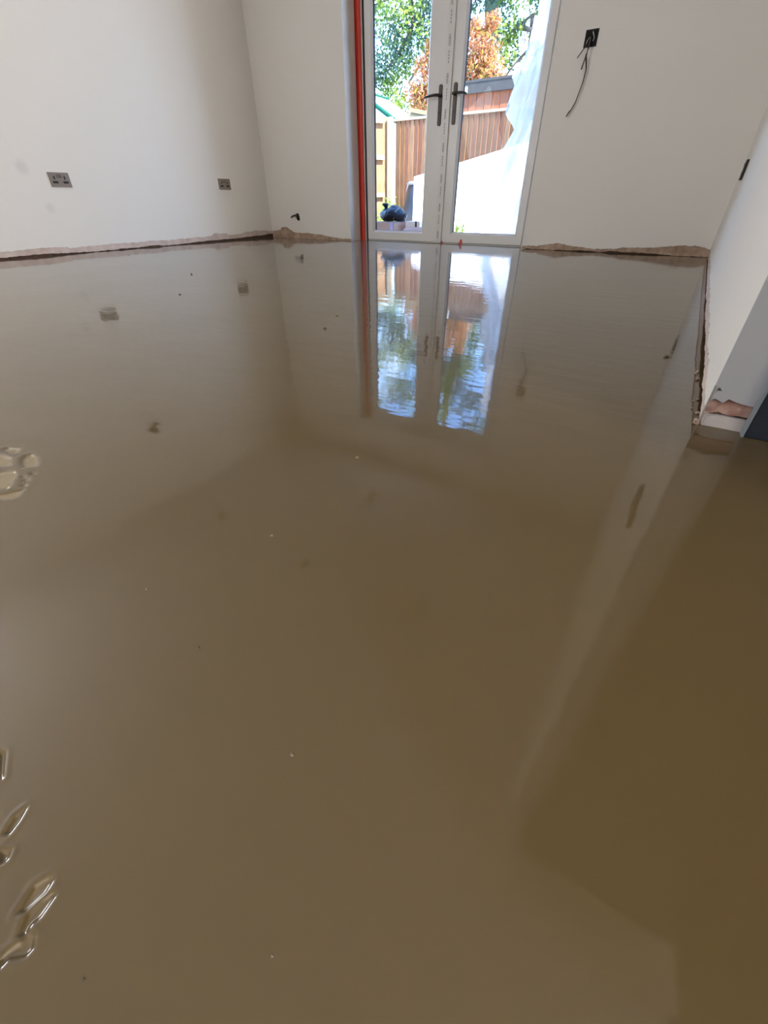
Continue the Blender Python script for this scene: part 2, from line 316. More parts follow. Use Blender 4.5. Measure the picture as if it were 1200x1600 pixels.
for x, y, r, m in ((-.156, -.06, .0010, GRITD), (-.138, .087, .0016, None), (-.075, .001, .0011, None), (-.36, .492, .0032, None), (.031, 1.382, .0075, GRITD), (-1.033, 1.329, .006, None),
                   (-.337, .271, .0022, None), (-.278, .112, .0016, GRITD), (-.388, .132, .0017, None), (-.95, 1.15, .006, GRITD), (-1.9, 1.3, .008, GRITD), (-2.4, 1.75, .008, GRITD)):
    grit(x, y, r, m)

# ------------------------------------------------------------------ walls
CZ = 2.42
# left wall (X = -4.21)
WL = S(bx('wall_left', -4.5, -4.232, -3.2, 4.65, -.3, 2.62, MASON))
pb = [(1.3, .052), (2.0, .050), (2.01, .040), (2.35, .045), (3.2, .048), (3.42, .050), (3.44, .070), (3.62, .068), (3.63, .050), (4.05, .070), (4.29, .062)]
pg = [(1.3, .014), (1.75, .016), (2.0, .010), (2.08, .003), (2.3, .006), (2.8, .010), (3.0, .004), (3.2, .012), (3.7, .018), (4.29, .030)]
skl = plate('painted_plaster', [(4.295, CZ), (-3.1, CZ)] + ragged(pb, -3.1, 4.295, .014, .008, 1), [], lambda a, b, l: (-4.21 - .010 * l, a, b), PAINT, WL)
plate('bare_plaster', [(4.31, .3), (-3.1, .3)] + ragged(pg, -3.1, 4.31, .012, .006, 2), [], lambda a, b, l: (-4.213 - .015 * l, a, b), PLASTER_L, WL)
# back wall (Y = 4.29) with the door opening
DX0, DX1, DZ = -3.09, -1.267, 2.05
WB = S(plate('wall_back', [(-4.5, .15), (-4.5, 2.62), (4.1, 2.62), (4.1, .15), (DX1 + .03, .15), (DX1 + .03, -.3), (DX1, -.3), (DX1, DZ), (DX0, DZ), (DX0, -.3), (DX0 - .03, -.3), (DX0 - .03, .15)], [],
             lambda a, b, l: (a, 4.302 + .298 * l, b), PAINT))
MB().box(-4.5, DX0 - .02, 4.316, 4.6, -.3, .16).box(DX1 + .02, 4.1, 4.316, 4.6, -.3, .16).build('masonry', MASON, WB)
pbl = [(-4.21, .060), (-4.08, .072), (-4.06, .098), (-3.98, .100), (-3.93, .078), (-3.86, .052), (-3.7, .050), (-3.5, .042), (-3.3, .020), (-3.09, .014)]
pbr = [(-1.267, .020), (-1.1, .034), (-.98, .050), (-.9, .045), (-.68, .026), (-.6, .030), (-.5, .038), (-.2, .050), (-.06, .066), (.0, .072), (.12, .050)]
pgr = [(-1.267, .002), (-1.0, .004), (-.8, .008), (-.66, .006), (-.63, .002), (-.58, .009), (-.2, .010), (-.1, .002), (.12, .003)]
plate('painted_plaster', [(-4.215, CZ), (-4.215, .061)] + ragged(pbl, -4.21, DX0, .012, .007, 11) + [(DX0, DZ), (DX1, DZ)] + ragged(pbr, DX1, .3, .012, .008, 12) + [(.3, CZ)], [],
      lambda a, b, l: (a, 4.29 + .0115 * l, b), PAINT, WB)
plate('bare_plaster', [(-4.215, .3), (-4.215, -.1), (DX0 - .004, -.1), (DX0 - .004, .3)], [], lambda a, b, l: (a, 4.2955 + .012 * l, b), PLASTER, WB)
plate('bare_plaster', [(DX1 + .004, .3)] + ragged(pgr, DX1 + .004, .2, .012, .005, 14) + [(.2, .3)], [], lambda a, b, l: (a, 4.2955 + .012 * l, b), PLASTER, WB)
# right wall: short nib (X = .112, end face Y = .935)
WR = S(bx('wall_right', .124, .245, .95, 4.35, -.3, CZ, MASON))
pr = [(.935, .028), (1.1, .040), (1.3, .046), (1.6, .045), (2.2, .046), (3.0, .050), (3.8, .045), (4.29, .05)]
prg = [(.935, .003), (1.05, .008), (1.3, .014), (1.6, .010), (2.2, .006), (3.0, .006), (4.0, .012), (4.29, .02)]
plate('painted_plaster', [(4.292, CZ), (.9452, CZ)] + ragged(pr, .9452, 4.292, .010, .012, 21), [], lambda a, b, l: (.112 + .009 * l, a, b), PAINT, WR)
plate('bare_plaster', [(4.295, .3), (.9545, .3)] + ragged(prg, .9545, 4.295, .008, .010, 22), [], lambda a, b, l: (.1145 + .010 * l, a, b), PLASTER_L, WR)
endp = [(.112, CZ), (.112, .0664), (.1165, .0665), (.1185, .0728), (.1245, .0667), (.1165, .0660), (.112, .0660), (.112, .046), (.120, .052), (.128, .049), (.134, .047), (.139, .055), (.150, .052), (.160, .050), (.172, .049), (.245, .047), (.245, CZ)]
ENDM = mat('shaded_white_paint', (.38, .39, .43), .75, bump=(200, .0008, .3), var=(6, .5, (.36, .37, .40)))  # wall paint darkened: shade on the end face is put into its colour
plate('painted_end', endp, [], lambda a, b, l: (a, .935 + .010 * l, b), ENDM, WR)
plate('bare_end', [(.114, .12), (.114, .026), (.122, .023), (.135, .027), (.150, .024), (.165, .026), (.245, .024), (.245, .12)], [], lambda a, b, l: (a, .942 + .012 * l, b), mat('pink_brick_plaster', (.44, .29, .25), .9, bump=(80, .004, .8), var=(45, 1, (.24, .11, .09))), WR)
plate('lime_splash', [(.117, .0), (.118, .017), (.124, .019), (.133, .022), (.150, .022), (.245, .020), (.245, .0)], [], lambda a, b, l: (a, .9375 + .012 * l, b), mat('pale_grey_render', (.48, .45, .45), .9, bump=(120, .003, .5)), WR)
bm = MB()
for k in range(15):  # crumbs of plaster squeezed out at the foot of the corner bead
    s = random.random(); x = .108 + random.uniform(-.006, .006); y = .932 + random.uniform(-.004, .02) + s * .35 * (k % 2); r = random.uniform(.0012, .0032)
    bm.box(-r, r, -r * .8, r * .8, -r * .4, r * .7, 0, Matrix.Translation((x if k % 2 == 0 else .108 + random.uniform(-.008, .005), y, .002)) @ Matrix.Rotation(random.uniform(0, 3), 4, 'Z') @ Matrix.Rotation(random.uniform(-.5, .5), 4, 'X'))
cr_ = bm.build('plaster_crumbs', PLASTER, WR); cr_['kind'] = 'stuff'
MB().tube([(.1118, .9352, .0), (.1119, .9350, .075)], .0016, 6).build('corner_bead', CABLEG, WR)
S(MB().box(-4.5, 4.1, -3.2, 4.65, CZ, 2.62).build('ceiling', CEIL))
# rest of the shell (behind and right of the camera): solid rear and side walls
S(MB().box(-4.5, 4.1, -3.2, -3.0, -.3, CZ).build('wall_rear', PAINT))
S(MB().box(3.9, 4.1, -3.2, 4.3, -.3, CZ).build('wall_side', PAINT))

# ------------------------------------------------------------------ french doors
door = S(empty('door_1', (0, 0, 0)))
FY = 4.47
MB().box(DX0 - .0, -2.985, FY + .012, FY + .075, -.05, DZ).box(-1.335, DX1, FY + .012, FY + .075, -.05, DZ).box(-2.985, -1.335, FY + .012, FY + .075, 2.0, DZ).box(-2.985, -1.335, FY + .012, FY + .075, -.05, .018).build('outer_frame', UPVC, door, bevel=.004)
def sash(x0, x1, gx0, gx1, z0=.006, z1=2.0, gz0=.078, gz1=1.915):
    fr = plate('sash', [(x0, z0), (x1, z0), (x1, z1), (x0, z1)], [[(gx0, gz0), (gx0, gz1), (gx1, gz1), (gx1, gz0)]], lambda a, b, l: (a, FY + .055 * l, b), UPVC, door)
    fr.modifiers.new('bevel', 'BEVEL').width = .005
    # mitred joints: shallow dark seams
    b = MB()
    def ring(i0, i1, ya, yb):
        o = [(gx0 + i0, gz0 + i0), (gx1 - i0, gz0 + i0), (gx1 - i0, gz1 - i0), (gx0 + i0, gz1 - i0)]; n = [(gx0 + i1, gz0 + i1), (gx1 - i1, gz0 + i1), (gx1 - i1, gz1 - i1), (gx0 + i1, gz1 - i1)]
        v = [(a, ya, c) for a, c in o] + [(a, yb, c) for a, c in n] + [(a, ya + .02, c) for a, c in o]
        return v, [(k, (k + 1) % 4, 4 + (k + 1) % 4, 4 + k) for k in range(4)] + [(k + 8, (k + 1) % 4 + 8, 4 + (k + 1) % 4, 4 + k) for k in range(4)]
    v, f = ring(-.001, .013, FY + .004, FY + .020); b.add(v, f).build('glazing_bead', UPVC, fr)
    g = MB(); v, f = ring(-.001, .014, FY + .0205, FY + .046)
    g.add(v, f); g.build('gasket', GASK, fr)
    bx('glass_pane', gx0 + .001, gx1 - .001, FY + .036, FY + .040, gz0 + .001, gz1 - .001, GLASS, fr)
    return fr
sl_ = sash(-2.992, -2.158, -2.922, -2.346); sr_ = sash(-2.155, -1.330, -2.036, -1.392)
astr = bx('meeting_strip', -2.192, -2.124, FY - .018, FY + .002, .004, 2.0, UPVC, door, bevel=.004)
tp = bx('protective_tape', -2.181, -2.137, FY - .0188, FY - .0178, .006, 1.995, TAPE, astr)
mk = MB(); z = .05; k = 0
while z < 1.95:   # smudged print on the tape: a little oval mark, then a short line of type
    r = .008
    if k % 2 == 0:
        for q in (0, .022, .04):
            pts = [(-2.159 + r * .75 * math.cos(t), FY - .0196, z + q + r * 1.35 * math.sin(t)) for t in [2 * math.pi * j / 10 for j in range(11)]]
            mk.tube(pts, .0016, 5)
    else:
        for q in range(4): mk.box(-2.162, -2.156, FY - .0199, FY - .0188, z + q * .019, z + q * .019 + .013)
    z += .108; k += 1
mk.build('printed_mark', INK, astr)
def handle(cx, sgn, cz=1.0):
    pl = [(cx + .0155 * math.cos(t), cz + (.108 if math.sin(t) > 0 else -.122) + .0155 * math.sin(t)) for t in [2 * math.pi * j / 20 for j in range(20)]]
    h = plate('handle', pl, [], lambda a, b, l: (a, FY - .012 * (1 - l) + .001, b), BRONZE, door)
    h.modifiers.new('bevel', 'BEVEL').width = .003
    MB().tube([(cx, FY - .008, cz + .052), (cx, FY - .05, cz + .052), (cx + sgn * .008, FY - .060, cz + .052), (cx + sgn * .03, FY - .062, cz + .053), (cx + sgn * .08, FY - .062, cz + .050), (cx + sgn * .115, FY - .060, cz + .045), (cx + sgn * .125, FY - .052, cz + .040)], [.010, .010, .0095, .009, .008, .0075, .006], 10).build('lever', BRONZE, h, smooth=True)
    MB().tube([(cx, FY - .0125, cz - .052), (cx, FY - .016, cz - .052)], .0085, 12).build('key_cylinder', BLACK, h)
handle(-2.222, -1); handle(-2.086, 1)
# red tape down the joint between reveal and frame (left), small leftovers on the sill
rt = MB(); n = 60
for k in range(n):
    z0, z1 = .0 + k * (2.04 / n), (k + 1) * (2.04 / n); w = .0025 * nz2(z0, 31, 5); w1 = .0025 * nz2(z1, 31, 5)
    rt.add([(DX0 + .003 + w, FY - .004, z0), (-3.026, FY - .004 - .003 * nz2(z0, 5, 8), z0), (-3.026, FY - .004 - .003 * nz2(z1, 5, 8), z1), (DX0 + .003 + w1, FY - .004, z1), (DX0 + .003 + w, FY + .013, z0), (-3.026, FY + .013, z0), (-3.026, FY + .013, z1), (DX0 + .003 + w1, FY + .013, z1)],
           [(0, 1, 2, 3), (0, 3, 7, 4), (1, 5, 6, 2), (4, 7, 6, 5)])
T(rt.build('red_tape', RED, None, smooth=True), 'long vertical strip of red tape down the left side of the glazed doors', 'tape')
bx('frame_joint', -3.024, -3.016, FY + .002, FY + .014, 0, 2.0, mat('pale_sealant', (.7, .69, .67), .5), door)
bx('frame_gap', -3.012, -2.993, FY + .006, FY + .013, 0, 2.0, GASK, door)
def scrap(x, z, s, label, pts):
    o = plate('tape_scrap', [(x + a * s, z + b * s) for a, b in pts], [], lambda a, b, l: (a, FY - .004 + .003 * l - .012 * max(0, b - z), b), RED); return T(o, label, 'tape')
scrap(-1.925, .002, .033, 'torn scrap of red tape at the foot of the right glazed door', [(-.5, 0), (.35, 0), (.6, .35), (.55, 1.0), (.2, 1.15), (-.1, .8), (-.2, .3), (-.5, .35)])
scrap(-2.123, .001, .016, 'tiny red tape scrap at the foot of the strip where the doors meet', [(-.7, 0), (.8, 0), (.9, .7), (.1, 1.2), (-.8, .9)])

# ------------------------------------------------------------------ wall fittings
def socket(loc, rz, label, plate_m=None):
    r = empty('wall_socket', loc, rz); T(r, label, 'socket')
    # local: face looks along +Y, width on X, height on Z
    W2, H2, t = .0735, .0435, (.012 if plate_m else .008)
    holes = []
    for cx in (-.037, .037):
        holes.append([(cx - .0055, .002), (cx - .0055, .022), (cx + .0055, .022), (cx + .0055, .002)])
        holes.append([(cx - .019, -.022), (cx - .019, -.008), (cx + .019, -.008), (cx + .019, -.022)])
    rr = .004; cor = []
    for sx_, sz_, a0 in ((1, 1, 0), (-1, 1, 90), (-1, -1, 180), (1, -1, 270)):
        for j in range(4): a = math.radians(a0 + 30 * j); cor.append((sx_ * (W2 - rr) + rr * math.cos(a), sz_ * (H2 - rr) + rr * math.sin(a)))
    plate('face_plate', cor, holes, lambda a, b, l: (a, t - (t - .001) * l, b), plate_m or STEEL, r)
    MB().box(-W2 + .006, W2 - .006, .0005, .004, -H2 + .005, H2 - .005).build('pin_recess', BLACK, r)
    for cx in (-.0095, .0095):
        MB().box(cx - .0075, cx + .0075, t - .001, t + .0012, .012, .031).add([(cx - .006, t + .0012, .014), (cx + .006, t + .0012, .014), (cx + .006, t + .0045, .0295), (cx - .006, t + .0045, .0295), (cx - .006, t + .0012, .0297), (cx + .006, t + .0012, .0297)], [(0, 1, 2, 3), (3, 2, 5, 4), (0, 3, 4), (1, 5, 2)], 1).build('rocker_switch', [BLACK, STEEL], r)
    return r
socket((-4.21, 2.125, .470), math.radians(-90), 'brushed metal double socket on the left wall, the nearer and larger one')
socket((-4.21, 3.700, .475), math.radians(-90), 'brushed metal double socket on the left wall close to the far corner')
def socket_r(y, label):
    s = socket((.112, y, .472), math.radians(90), label, BLACK); return s
socket_r(3.60, 'dark socket seen edge on, on the right wall beside the back corner')
socket_r(1.39, 'socket near the free end of the right wall, seen mirrored in the wet floor')
# open back box with hanging cables, right of the doors
bo = empty('back_box', (-1.026, 4.29, 1.218)); T(bo, 'open black back box with loose cables, right of the doors', 'back box')
plate('box_rim', [(-.042, -.042), (.042, -.042), (.042, .042), (-.042, .042)], [[(-.038, -.038), (-.038, .038), (.038, .038), (.038, -.038)]], lambda a, b, l: (a, -.0015 + .001 * l, b), BLACK, bo)
MB().box(-.04, .04, -.0012, -.0006, -.04, .04).build('box_back', HOLE, bo)
cb = MB().tube([(.006, -.004, .026), (-.002, -.012, -.01), (.002, -.030, -.047), (-.005, -.03, -.085)], .0065, 8)
cb.tube([(-.005, -.03, -.085), (.012, -.02, -.150), (.006, -.016, -.215), (-.002, -.016, -.245), (-.018, -.016, -.31), (-.040, -.016, -.352), (-.050, -.017, -.362), (-.066, -.018, -.386)], [.0060, .0042, .0038, .0034, .0034, .0036, .0048, .0034], 8)
cb.tube([(-.004, -.03, -.08), (-.012, -.028, -.115), (-.020, -.026, -.150)], .0038, 8).tube([(-.018, -.01, -.025), (-.026, -.02, -.042), (-.064, -.022, -.09)], .0030, 8)
cb.build('hanging_cable', CABLE, bo, smooth=True)
MB().tube([(-.026, -.004, -.040), (-.020, -.014, -.012), (-.008, -.006, .004)], .0036, 7).tube([(.004, -.004, .030), (.012, -.014, .018), (.020, -.008, -.002), (.014, -.004, -.016)], .0042, 7).build('inner_wire', mat('bare_grey_wire', (.42, .42, .44), .35, .3), bo, smooth=True)
# small hole with a cable stub, low on the back wall left of the doors
st = empty('cable_outlet', (-3.80, 4.29, .196)); T(st, 'small black cable hole low on the back wall, left of the doors', 'cable outlet')
plate('hole', [(-.030, .022), (-.012, .034), (.020, .032), (.028, .0), (.030, -.028), (.008, -.034), (-.014, -.024), (-.02, -.002)], [], lambda a, b, l: (a, -.0012 + .0005 * l, b), HOLE, st)
MB().tube([(.004, -.002, .002), (-.012, -.022, .016), (-.040, -.032, .010), (-.066, -.034, -.004)], [.010, .009, .008, .0085], 9).build('cable_stub', CABLE, st, smooth=True)
# small outlet higher on the left wall (above the frame, mirrored in the floor)
hi = empty('aerial_outlet', (-4.21, 2.167, 1.57), math.radians(-90)); T(hi, 'open outlet with loose wires high on the left wall, mirrored in the floor', 'outlet')
MB().box(-.045, .045, .0, .004, -.04, .04).build('outlet_box', BLACK, hi)
MB().tube([(0, .003, .01), (.01, .03, -.01), (.03, .03, -.05), (.02, .025, -.09)], .004, 6).tube([(0, .003, .01), (-.01, .03, -.01), (-.03, .03, -.06)], .004, 6).build('loose_wire', CABLE, hi, smooth=True)
# ceiling downlight openings with looped cable (a regular grid, mirrored in the floor)
for nm, (x, y) in zip(('back row, nearest the left wall', 'back row, in the middle', 'back row, nearest the right wall', 'second row, nearest the left wall', 'second row, in the middle', 'second row, nearest the right wall'),
                      ((-3.39, 3.28), (-2.23, 3.28), (-1.05, 3.27), (-3.41, 2.12), (-2.19, 2.06), (-1.04, 2.065))):
    d = empty('downlight_opening', (x, y, CZ)); T(d, 'ceiling downlight opening with hanging cable, ' + nm, 'downlight')
    MB().tube([(0, 0, -.0005), (0, 0, -.003)], .046, 20).build('opening', HOLE, d)
    MB().tube([(0, 0, -.002), (.012, .004, -.03), (.03, -.006, -.05), (.025, .01, -.075), (-.012, .012, -.07), (-.02, 0, -.04), (0, 0, -.03)], .008, 7).build('cable_loop', CABLE, d, smooth=True)
# navy cabinet beyond the nib
nv = empty('tall_cabinet', (.5, 1.2, 0)); T(nv, 'dark navy cabinet side beyond the end of the right wall', 'cabinet')
NX = .178
MB().box(NX + .004 - .5, .35, .917 - 1.2, .934 - 1.2, .0, 2.15).build('side_panel', NAVY, nv, bevel=.0015)
bx('edge_strip', NX - .5, NX + .004 - .5, .915 - 1.2, .934 - 1.2, .0, 2.15, NAVYE, nv)
MB().box(.250 - .5, .58, .936 - 1.2, 1.5 - 1.2, .0, 2.14).build('carcass', NAVY, nv)
MB().box(.85 - .5, 1.45 - .5, .27 - 1.2, .95 - 1.2, 0, 2.15).build('light_blocker', NAVY, nv, bevel=.003)  # added out-of-view block that shades the nib end and left wall

# ------------------------------------------------------------------ outside: ground, house, fence
GZ = -.15
S(MB().box(-30, 20, 4.5, 60, GZ - .3, GZ).build('ground', STONE))
S(MB().box(-30, 20, 60, 60.5, GZ, 1.5).build('far_bank', SOIL))
bed = S(MB().box(-9, 2, 9.3, 9.95, GZ - .1, GZ + .03).build('planting_bed', SOIL))
def featheredge(name, x0, x1, y, zt, label, mats, w=.105, rot=0, loc=(0, 0, 0), flip=1):
    r = empty(name, loc, rot); T(r, label, 'fence'); n = int((x1 - x0) / w); meshes = []
    for q in range(6):
        hh = zt - GZ; mb = MB()
        t0, t1 = .004, .034
        mb.add([(0, 0, 0), (w * 1.12, 0, 0), (w * 1.12, -t1 * flip, 0), (0, -t0 * flip, 0), (0, 0, hh), (w * 1.12, 0, hh), (w * 1.12, -t1 * flip, hh), (0, -t0 * flip, hh)],
               [(0, 1, 2, 3), (4, 7, 6, 5), (0, 4, 5, 1), (1, 5, 6, 2), (2, 6, 7, 3), (3, 7, 4, 0)])
        me = bpy.data.meshes.new('board'); me.from_pydata(mb.v, [], mb.f); me.materials.append(mats[q % len(mats)]); meshes.append(me)
    for k in range(n + 1):
        o = bpy.data.objects.new('board', random.choice(meshes)); C.objects.link(o); o.parent = r
        o.location = (x0 + k * w, y + .004 * (k % 2), GZ + random.uniform(-.004, .004))
    return r
fr = featheredge('fence', -5.95, -.9, 10.0, 1.63, 'long close-boarded timber fence across the back of the garden', [WOOD, WOOD2, WOOD3, WOOD, WOOD3, WOOD2])
cap = MB().box(-6.0, -.8, 9.955, 10.03, 1.635, 1.675).build('capping_rail', RAILW, fr)
for x in (-3.55, -1.1): bx('fence_post', x - .05, x + .05, 10.02, 10.12, GZ, 1.72, RAILW, fr)
T(bx('gate_post', -6.085, -5.975, 9.86, 9.94, GZ, 1.70, RAILW, bevel=.006), 'pale square timber post where the two fences meet', 'post')
ang = math.atan2(9.95 - 7.8, -6.14 + 7.3)
fl = featheredge('side_fence', -2.45, -.02, 0, 1.70, 'left boundary fence with horizontal rails, seen beside the pale post', [WOOD2, RAILW, WOOD2], rot=ang, loc=(-6.16, 9.86, 0), flip=-1)
for z in (.40, 1.03, 1.60): bx('arris_rail', -2.45, -.02, -.075, -.004, z, z + .075, RAILW, fl)
# shed behind the fence
sh = empty('garden_shed', (-4.05, 12.4, 0)); T(sh, 'red cedar shed with grey felt edge, behind the back fence', 'shed')
for k in range(21):
    x = -1.95 + k * .19; bx('cladding_board', x, x + .182, -.01 - .006 * (k % 2), .02, GZ, 2.31, SHEDW, sh)
MB().box(-1.97, 2.05, .02, 1.2, GZ, 2.3).build('shed_body', SHEDW, sh)
bx('roof_fascia', -2.05, 2.1, -.09, -.02, 2.285, 2.50, FELT, sh)
MB().add([(-2.05, -.1, 2.50), (2.1, -.1, 2.50), (2.1, 1.3, 2.58), (-2.05, 1.3, 2.58), (-2.05, -.1, 2.46), (2.1, -.1, 2.46), (2.1, 1.3, 2.52), (-2.05, 1.3, 2.52)], [(0, 1, 2, 3), (4, 7, 6, 5), (0, 4, 5, 1), (1, 5, 6, 2), (2, 6, 7, 3), (3, 7, 4, 0)]).build('felt_roof', FELT, sh)
MB().box(-2.03, -1.42, -.125, -.095, 2.325, 2.34).box(-1.44, -1.40, -.14, -.095, 2.30, 2.40).box(-2.03, -1.44, -.125, -.1, 2.365, 2.38).build('gutter_bracket', WHITEB, sh)
T(MB().box(-6.9, -4.6, 18.6, 18.9, 2.9, 3.55).box(-6.8, -4.7, 18.9, 20, GZ, 3.4).build('white_outbuilding', WHITEB), 'white flat-topped outbuilding edge just showing above the shed roof', 'outbuilding')
# pale louvred panel behind the fence
lp = empty('louvred_panel', (-5.85, 10.35, 0)); T(lp, 'pale triangular slatted timber gable peeping over the fence', 'panel')
plate('gable_board', [(0, GZ), (0, 1.875), (.62, 1.76), (.66, GZ)], [], lambda a, b, l: (a, .02 * l, b), mat('pale_yellow_timber', (.30, .23, .12), .9, spec=.1), lp)
for z0, a1 in ((1.800, .42), (1.735, .28)):
    MB().add([(.05, -.012, z0), (a1, -.012, z0 - (a1 - .05) * .19), (a1, -.012, z0 - .014 - (a1 - .05) * .19), (.05, -.012, z0 - .014), (.05, .001, z0), (a1, .001, z0 - (a1 - .05) * .19), (a1, .001, z0 - .014 - (a1 - .05) * .19), (.05, .001, z0 - .014)], [(0, 1, 2, 3), (0, 4, 5, 1), (1, 5, 6, 2), (2, 6, 7, 3), (3, 7, 4, 0)]).build('slat', FELT, lp)
# greenhouse
gh = empty('greenhouse', (-8.35, 12.0, 0)); T(gh, 'pale greenhouse gable with green bars beyond the left fence', 'greenhouse')
ap, ev, hw, L = 2.56, 1.90, 1.22, 1.6
MB().add([(-hw, 0, ev), (0, 0, ap), (0, L, ap), (-hw, L, ev), (hw, 0, ev), (hw, L, ev)], [(0, 1, 2, 3), (1, 4, 5, 2)]).build('roof_pane', GLAZE, gh)
for x0, x1 in ((-hw, -.41), (-.39, .39), (.41, hw)):
    zt = lambda x: ap - abs(x) / hw * (ap - ev)
    pts = [(x0, GZ), (x1, GZ), (x1, zt(x1))] + ([(0, ap)] if x0 < 0 < x1 else []) + [(x0, zt(x0))]
    plate('gable_pane', pts, [], lambda a, b, l: (a, .015 + .01 * l, b), GLAZE, gh)
for a, b in (((-hw, ev), (0, ap)), ((0, ap), (hw, ev))):
    MB().tube([(a[0], -.01, a[1]), (b[0], -.01, b[1])], .05, 6).build('roof_bar', GREENP, gh)
MB().tube([(-hw, -.01, ev), (hw, -.01, ev)], .022, 6).tube([(-.4, -.01, ev), (-.4, -.01, ap - .23)], .016, 6).tube([(.4, -.01, ev), (.4, -.01, ap - .23)], .016, 6).build('gable_bar', FELT, gh)
MB().tube([(0, -.02, ap), (0, L, ap)], .04, 6).build('ridge_bar', GREENP, gh)
# white board standing on edge in the garden
wb = plate('white_board', [(-4.86, GZ), (-4.86, .70), (-1.2, 1.44), (-1.2, GZ)], [], lambda a, b, l: (a, 8.85 + .03 * l + (a + 4.86) * .06, b), WHITEB)
T(wb, 'large white board with a sloping top, standing in front of the fence', 'board')
T(MB().tube([(-2.45, 6.35, -.15), (-2.37, 6.5, .12), (-2.28, 6.62, .50)], [.012, .011, .010], 7).build('garden_cane', mat('cane', (.42, .27, .17), .7), smooth=True), 'thin brown stick leaning behind the clear plastic sheet', 'stick')
# black compost bin, partly behind the board
def lathe(prof, n, name, m, parent, wob=0, seed=0):
    v = [(r * (1 + wob * noise.noise(Vector((math.cos(2 * math.pi * j / n) * 1.5, math.sin(2 * math.pi * j / n) * 1.5, z * 4 + seed)))) * math.cos(2 * math.pi * j / n), r * (1 + wob * noise.noise(Vector((math.cos(2 * math.pi * j / n) * 1.5, math.sin(2 * math.pi * j / n) * 1.5, z * 4 + seed)))) * math.sin(2 * math.pi * j / n), z) for r, z in prof for j in range(n)]
    f = [(k * n + j, k * n + (j + 1) % n, (k + 1) * n + (j + 1) % n, (k + 1) * n + j) for k in range(len(prof) - 1) for j in range(n)] + [tuple(range(n))[::-1], tuple((len(prof) - 1) * n + j for j in range(n))]
    return mesh_obj(name, v, f, m, parent, smooth=True)
cbn = empty('compost_bin', (-4.93, 9.32, GZ)); T(cbn, 'black plastic bin with a pale lid beside the white board', 'bin')
lathe([(.36, 0), (.40, .1), (.38, .35), (.33, .62), (.28, .74), (.275, .75)], 28, 'bin_body', BINM, cbn, .08, 2)
lathe([(.28, .735), (.30, .74), (.30, .765), (.26, .79), (.10, .805), (.02, .81)], 28, 'bin_lid', mat('pale_grey_lid', (.16, .165, .17), .6), cbn)
MB().tube([(-.36, -.02, .15), (-.38, 0, .4), (-.30, -.08, .65), (-.2, -.2, .74)], .012, 6).build('bin_edge', mat('grey_edge', (.45, .46, .47), .4), cbn, smooth=True)
# cardboard boxes just outside the doors and the tied black sack
b1 = empty('cardboard_box', (-3.02, 4.93, GZ)); T(b1, 'flat brown cardboard box outside the left door, under the black sack', 'box')
MB().box(-.215, .165, -.15, .15, 0, .292).build('box_body', CARD, b1, bevel=.004)
MB().box(-.212, -.001, -.148, .148, .2925, .2965).box(.002, .163, -.148, .148, .2925, .2965).build('box_flap', CARD, b1)
MB().box(.118, .150, -.153, .153, .297, .2985).box(.118, .150, -.1535, -.1505, .1, .297).build('parcel_tape', PTAPE, b1)
b2 = empty('cardboard_box', (-2.705, 5.03, GZ)); T(b2, 'paler small cardboard carton behind the black sack, beside the white board', 'box')
MB().box(-.09, .085, -.10, .10, 0, .305).build('box_body', mat('pale_carton', (.62, .50, .42), .8), b2, bevel=.003)
MB().box(.03, .05, -.102, -.1005, .12, .306).build('box_slot', FELT, b2)
b3 = empty('cardboard_box', (-2.60, 4.80, GZ), .1); T(b3, 'open cardboard flap folded up at the right, behind the left door glass', 'box')
MB().box(-.12, .12, -.09, .09, 0, .225).build('box_body', CARD, b3, bevel=.003)
MB().add([(-.12, -.09, .226), (.12, -.09, .226), (.075, .0, .262), (-.12, .02, .258), (-.12, -.088, .222), (.12, -.088, .222), (.075, .003, .258), (-.12, .023, .254)], [(0, 1, 2, 3), (4, 7, 6, 5), (0, 4, 5, 1), (1, 5, 6, 2), (2, 6, 7, 3), (3, 7, 4, 0)]).build('box_flap', CARD, b3)
MB().add([(.12, -.09, .226), (.12, .09, .226), (.075, 0, .262)], [(0, 1, 2)]).build('flap_edge', CARDE, b3)
sk = empty('rubbish_sack', (-2.985, 4.985, .151)); T(sk, 'tied black rubbish sack lying on the cardboard box', 'bag')
v = []; f = []; nu, nv_ = 28, 16
for i in range(nv_ + 1):
    ph = math.pi * i / nv_
    for j in range(nu):
        th = 2 * math.pi * j / nu; d = Vector((math.sin(ph) * math.cos(th), math.sin(ph) * math.sin(th), -math.cos(ph)))
        k = 1 + .10 * noise.noise(d * 2.3 + Vector((3, 1, 2))) + .05 * abs(math.sin(th * 7 + 3 * d.z)) * (1 - abs(d.z))
        z = max(.0, .060 + d.z * .072 * k + .018 * math.sin(d.x * 5 + 1.2))
        v.append((d.x * .165 * k, d.y * .11 * k, z))
f = [(i * nu + j, i * nu + (j + 1) % nu, (i + 1) * nu + (j + 1) % nu, (i + 1) * nu + j) for i in range(nv_) for j in range(nu)]
mesh_obj('sack_body', v, f, BAGM, sk, smooth=True)
v = []
for i, (r, z, xo) in enumerate([(.05, .085, -.085), (.030, .112, -.095), (.017, .124, -.100), (.030, .140, -.104), (.036, .156, -.108), (.020, .168, -.110)]):
    for j in range(14): th = 2 * math.pi * j / 14; rr = r * (1 + .22 * math.sin(th * 4 + i)); v.append((xo + rr * math.cos(th), rr * math.sin(th), z))
f = [(i * 14 + j, i * 14 + (j + 1) % 14, (i + 1) * 14 + (j + 1) % 14, (i + 1) * 14 + j) for i in range(5) for j in range(14)] + [tuple(70 + j for j in range(14))]
